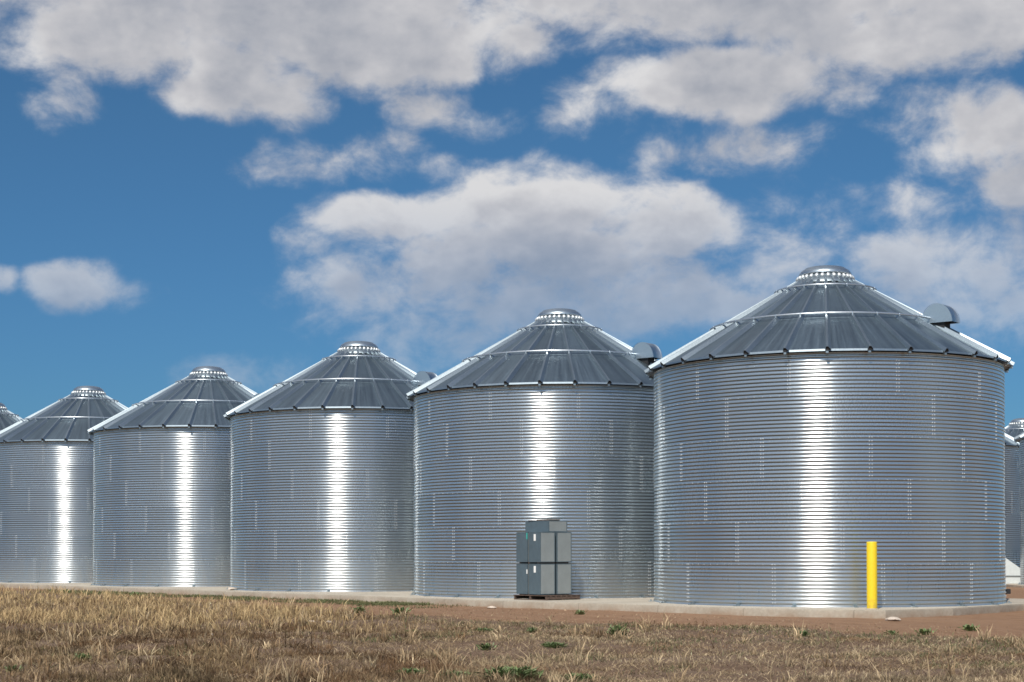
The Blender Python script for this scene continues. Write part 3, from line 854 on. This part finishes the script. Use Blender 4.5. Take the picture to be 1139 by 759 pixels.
CL = [  # cloud banks: centre, half sizes in photo pixels, weight
    (300, 14, 280, 70, 1.02), (120, 55, 105, 44, .85), (265, 92, 85, 40, .95), (320, 115, 45, 25, .6), (440, 62, 85, 36, 1.05), (75, 118, 32, 26, .30), (230, -60, 420, 84, .95),
    (478, 118, 38, 18, .42), (525, 135, 34, 18, .4), (572, 42, 58, 24, .5), (880, -5, 380, 48, .92), (1020, 58, 170, 34, .8), (810, 92, 115, 36, 1.1), (735, 85, 40, 22, .45), (860, -70, 460, 78, .95),
    (935, 112, 30, 18, .4), (1112, 165, 70, 46, .7), (1130, 210, 50, 40, .6), (1040, 135, 45, 24, .32), (1075, 298, 110, 36, .6), (1100, 345, 120, 50, .46), (985, 310, 40, 30, .3),
    (460, 238, 100, 24, .85), (625, 232, 135, 38, 1.05), (745, 250, 72, 36, .9), (600, 282, 165, 40, .95), (395, 310, 60, 30, .55), (450, 325, 90, 34, .55), (640, 332, 225, 40, .66), (790, 325, 110, 38, .5), (850, 305, 55, 42, .42), (560, 350, 180, 40, .5), (345, 275, 30, 18, .25),
    (305, 185, 34, 16, .28), (350, 178, 24, 14, .12), (420, 170, 46, 18, .22), (485, 190, 35, 12, .22), (720, 176, 30, 22, .34), (825, 165, 60, 20, .22), (660, 118, 40, 22, .30), (625, 190, 30, 18, .4),
    (88, 322, 40, 26, .86), (140, 336, 22, 12, .2), (2, 318, 20, 13, .55), (490, 400, 70, 18, .22), (290, 418, 60, 16, .22), (1000, 240, 60, 18, .18), (900, 235, 50, 20, .18),
]
def density(P, det, least=0.0):
    q = t.vec('MULTIPLY', P, (1.0, 1.35, 1.0))
    warp = t.new('ShaderNodeTexNoise'); t.put(warp.inputs['Vector'], q); warp.inputs['Scale'].default_value = 1.5; warp.inputs['Detail'].default_value = 3
    wv = t.vec('MULTIPLY', t.vec('SUBTRACT', warp.outputs['Color'], (.5, .5, .5)), (.30, .20, 0))
    Pw = t.vec('ADD', P, wv)
    m = None
    for (x, y, rx, ry, k) in CL:
        if k < least: continue
        cx, cy = cpos(x, y); ax, ay = F / 10 / (rx * 1.25), F / 10 / (ry * 1.25)
        e = t.new('ShaderNodeVectorMath', operation='MULTIPLY_ADD')
        t.put(e.inputs[0], Pw); e.inputs[1].default_value = (ax, ay, 0); e.inputs[2].default_value = (-cx * ax, -cy * ay, 0)
        bb = t.math('MULTIPLY_ADD', t.vec('DOT_PRODUCT', e.outputs[0], e.outputs[0]), -k, k)
        m = bb if m is None else t.math('SMOOTH_MAX', m, bb, .22)
    # elsewhere in the sky: broken cloud from noise alone
    wild = t.math('SUBTRACT', t.math('MULTIPLY', t.noise(t.vec('MULTIPLY', d, (1, 1, 2.2)), 2.2, 5, .55), 3.2), 1.62)
    wild = t.math('MINIMUM', wild, .9)
    away = t.maprange(t.vec('LENGTH', t.vec('MULTIPLY', t.vec('SUBTRACT', P, (0, 1.6, 0)), (.22, .36, 0))), 1.0, 1.5, smooth=True)
    m = t.math('MAXIMUM', m, -.7)
    m = t.math('ADD', t.math('MULTIPLY', m, t.math('SUBTRACT', 1.0, away)), t.math('MULTIPLY', wild, away))
    f1 = t.noise(q, 2.3, det, .585, 2.1, .2)
    return t.math('ADD', m, t.math('MULTIPLY', t.math('SUBTRACT', f1, .5), 2.15))
D0 = density(P0, 9)
D1 = density(t.vec('ADD', P0, (-.06, .17, 0)), 3, .5)        # a little higher and towards the sun
alpha = t.math('POWER', t.maprange(D0, -.34, .68, smooth=True), 1.7)
D2 = density(t.vec('ADD', P0, (-.10, .40, 0)), 2, .7)
depth = t.math('ADD', t.math('MULTIPLY', t.maprange(D1, -.1, 1.3, smooth=True), .35), t.math('MULTIPLY', t.maprange(D2, -.45, 1.5, smooth=True), .40))
depth = t.math('ADD', depth, t.math('MULTIPLY', t.maprange(D0, .35, 1.7, smooth=True), .30))
broad = t.noise(P0, 1.05, 3, .5)
fine = t.noise(t.vec('MULTIPLY', P0, (1.0, 1.4, 1.0)), 3.2, 7, .55)
shade = t.math('ADD', t.math('SUBTRACT', depth, t.maprange(el, .23, .30, 0, .16)), t.math('MULTIPLY', t.math('ADD', t.math('MULTIPLY', t.math('SUBTRACT', broad, .5), 2.1), t.math('MULTIPLY', t.math('SUBTRACT', fine, .56), 1.6)), .32), clamp=True)
ccol = t.ramp(shade, [(0.0, (7.4, 7.3, 7.3)), (.3, (5.7, 5.65, 5.85)), (.65, (4.0, 4.15, 4.6)), (1.0, (2.7, 3.0, 3.6))])
low = t.maprange(el, 0.0, .16, .55, 1.0)
tint = t.mix(t.maprange(sp[1], -.6, .6, smooth=True), (.60, .79, .91, 1), t.mix(t.maprange(el, .02, .26), (.205, .435, .70, 1), (.285, .525, .69, 1)))
skyc = t.mix(1.0, sky.outputs[0], tint, 'MULTIPLY')
ccol = t.mix(t.maprange(el, .11, .22, .66, 0.0), ccol, skyc)
a2 = t.math('MULTIPLY', alpha, t.maprange(el, .08, .24, .80, .95))
t.put(bg.inputs['Color'], t.mix(a2, skyc, ccol)); bg.inputs['Strength'].default_value = STR

sc.view_settings.view_transform = 'Standard'; sc.view_settings.look = 'None'; sc.view_settings.exposure = 0; sc.view_settings.gamma = 1
sc.render.engine = 'CYCLES'
sc.cycles.max_bounces = 6; sc.cycles.glossy_bounces = 4; sc.cycles.diffuse_bounces = 3
sc.cycles.sample_clamp_indirect = 8
sc.cycles.filter_width = 1.6
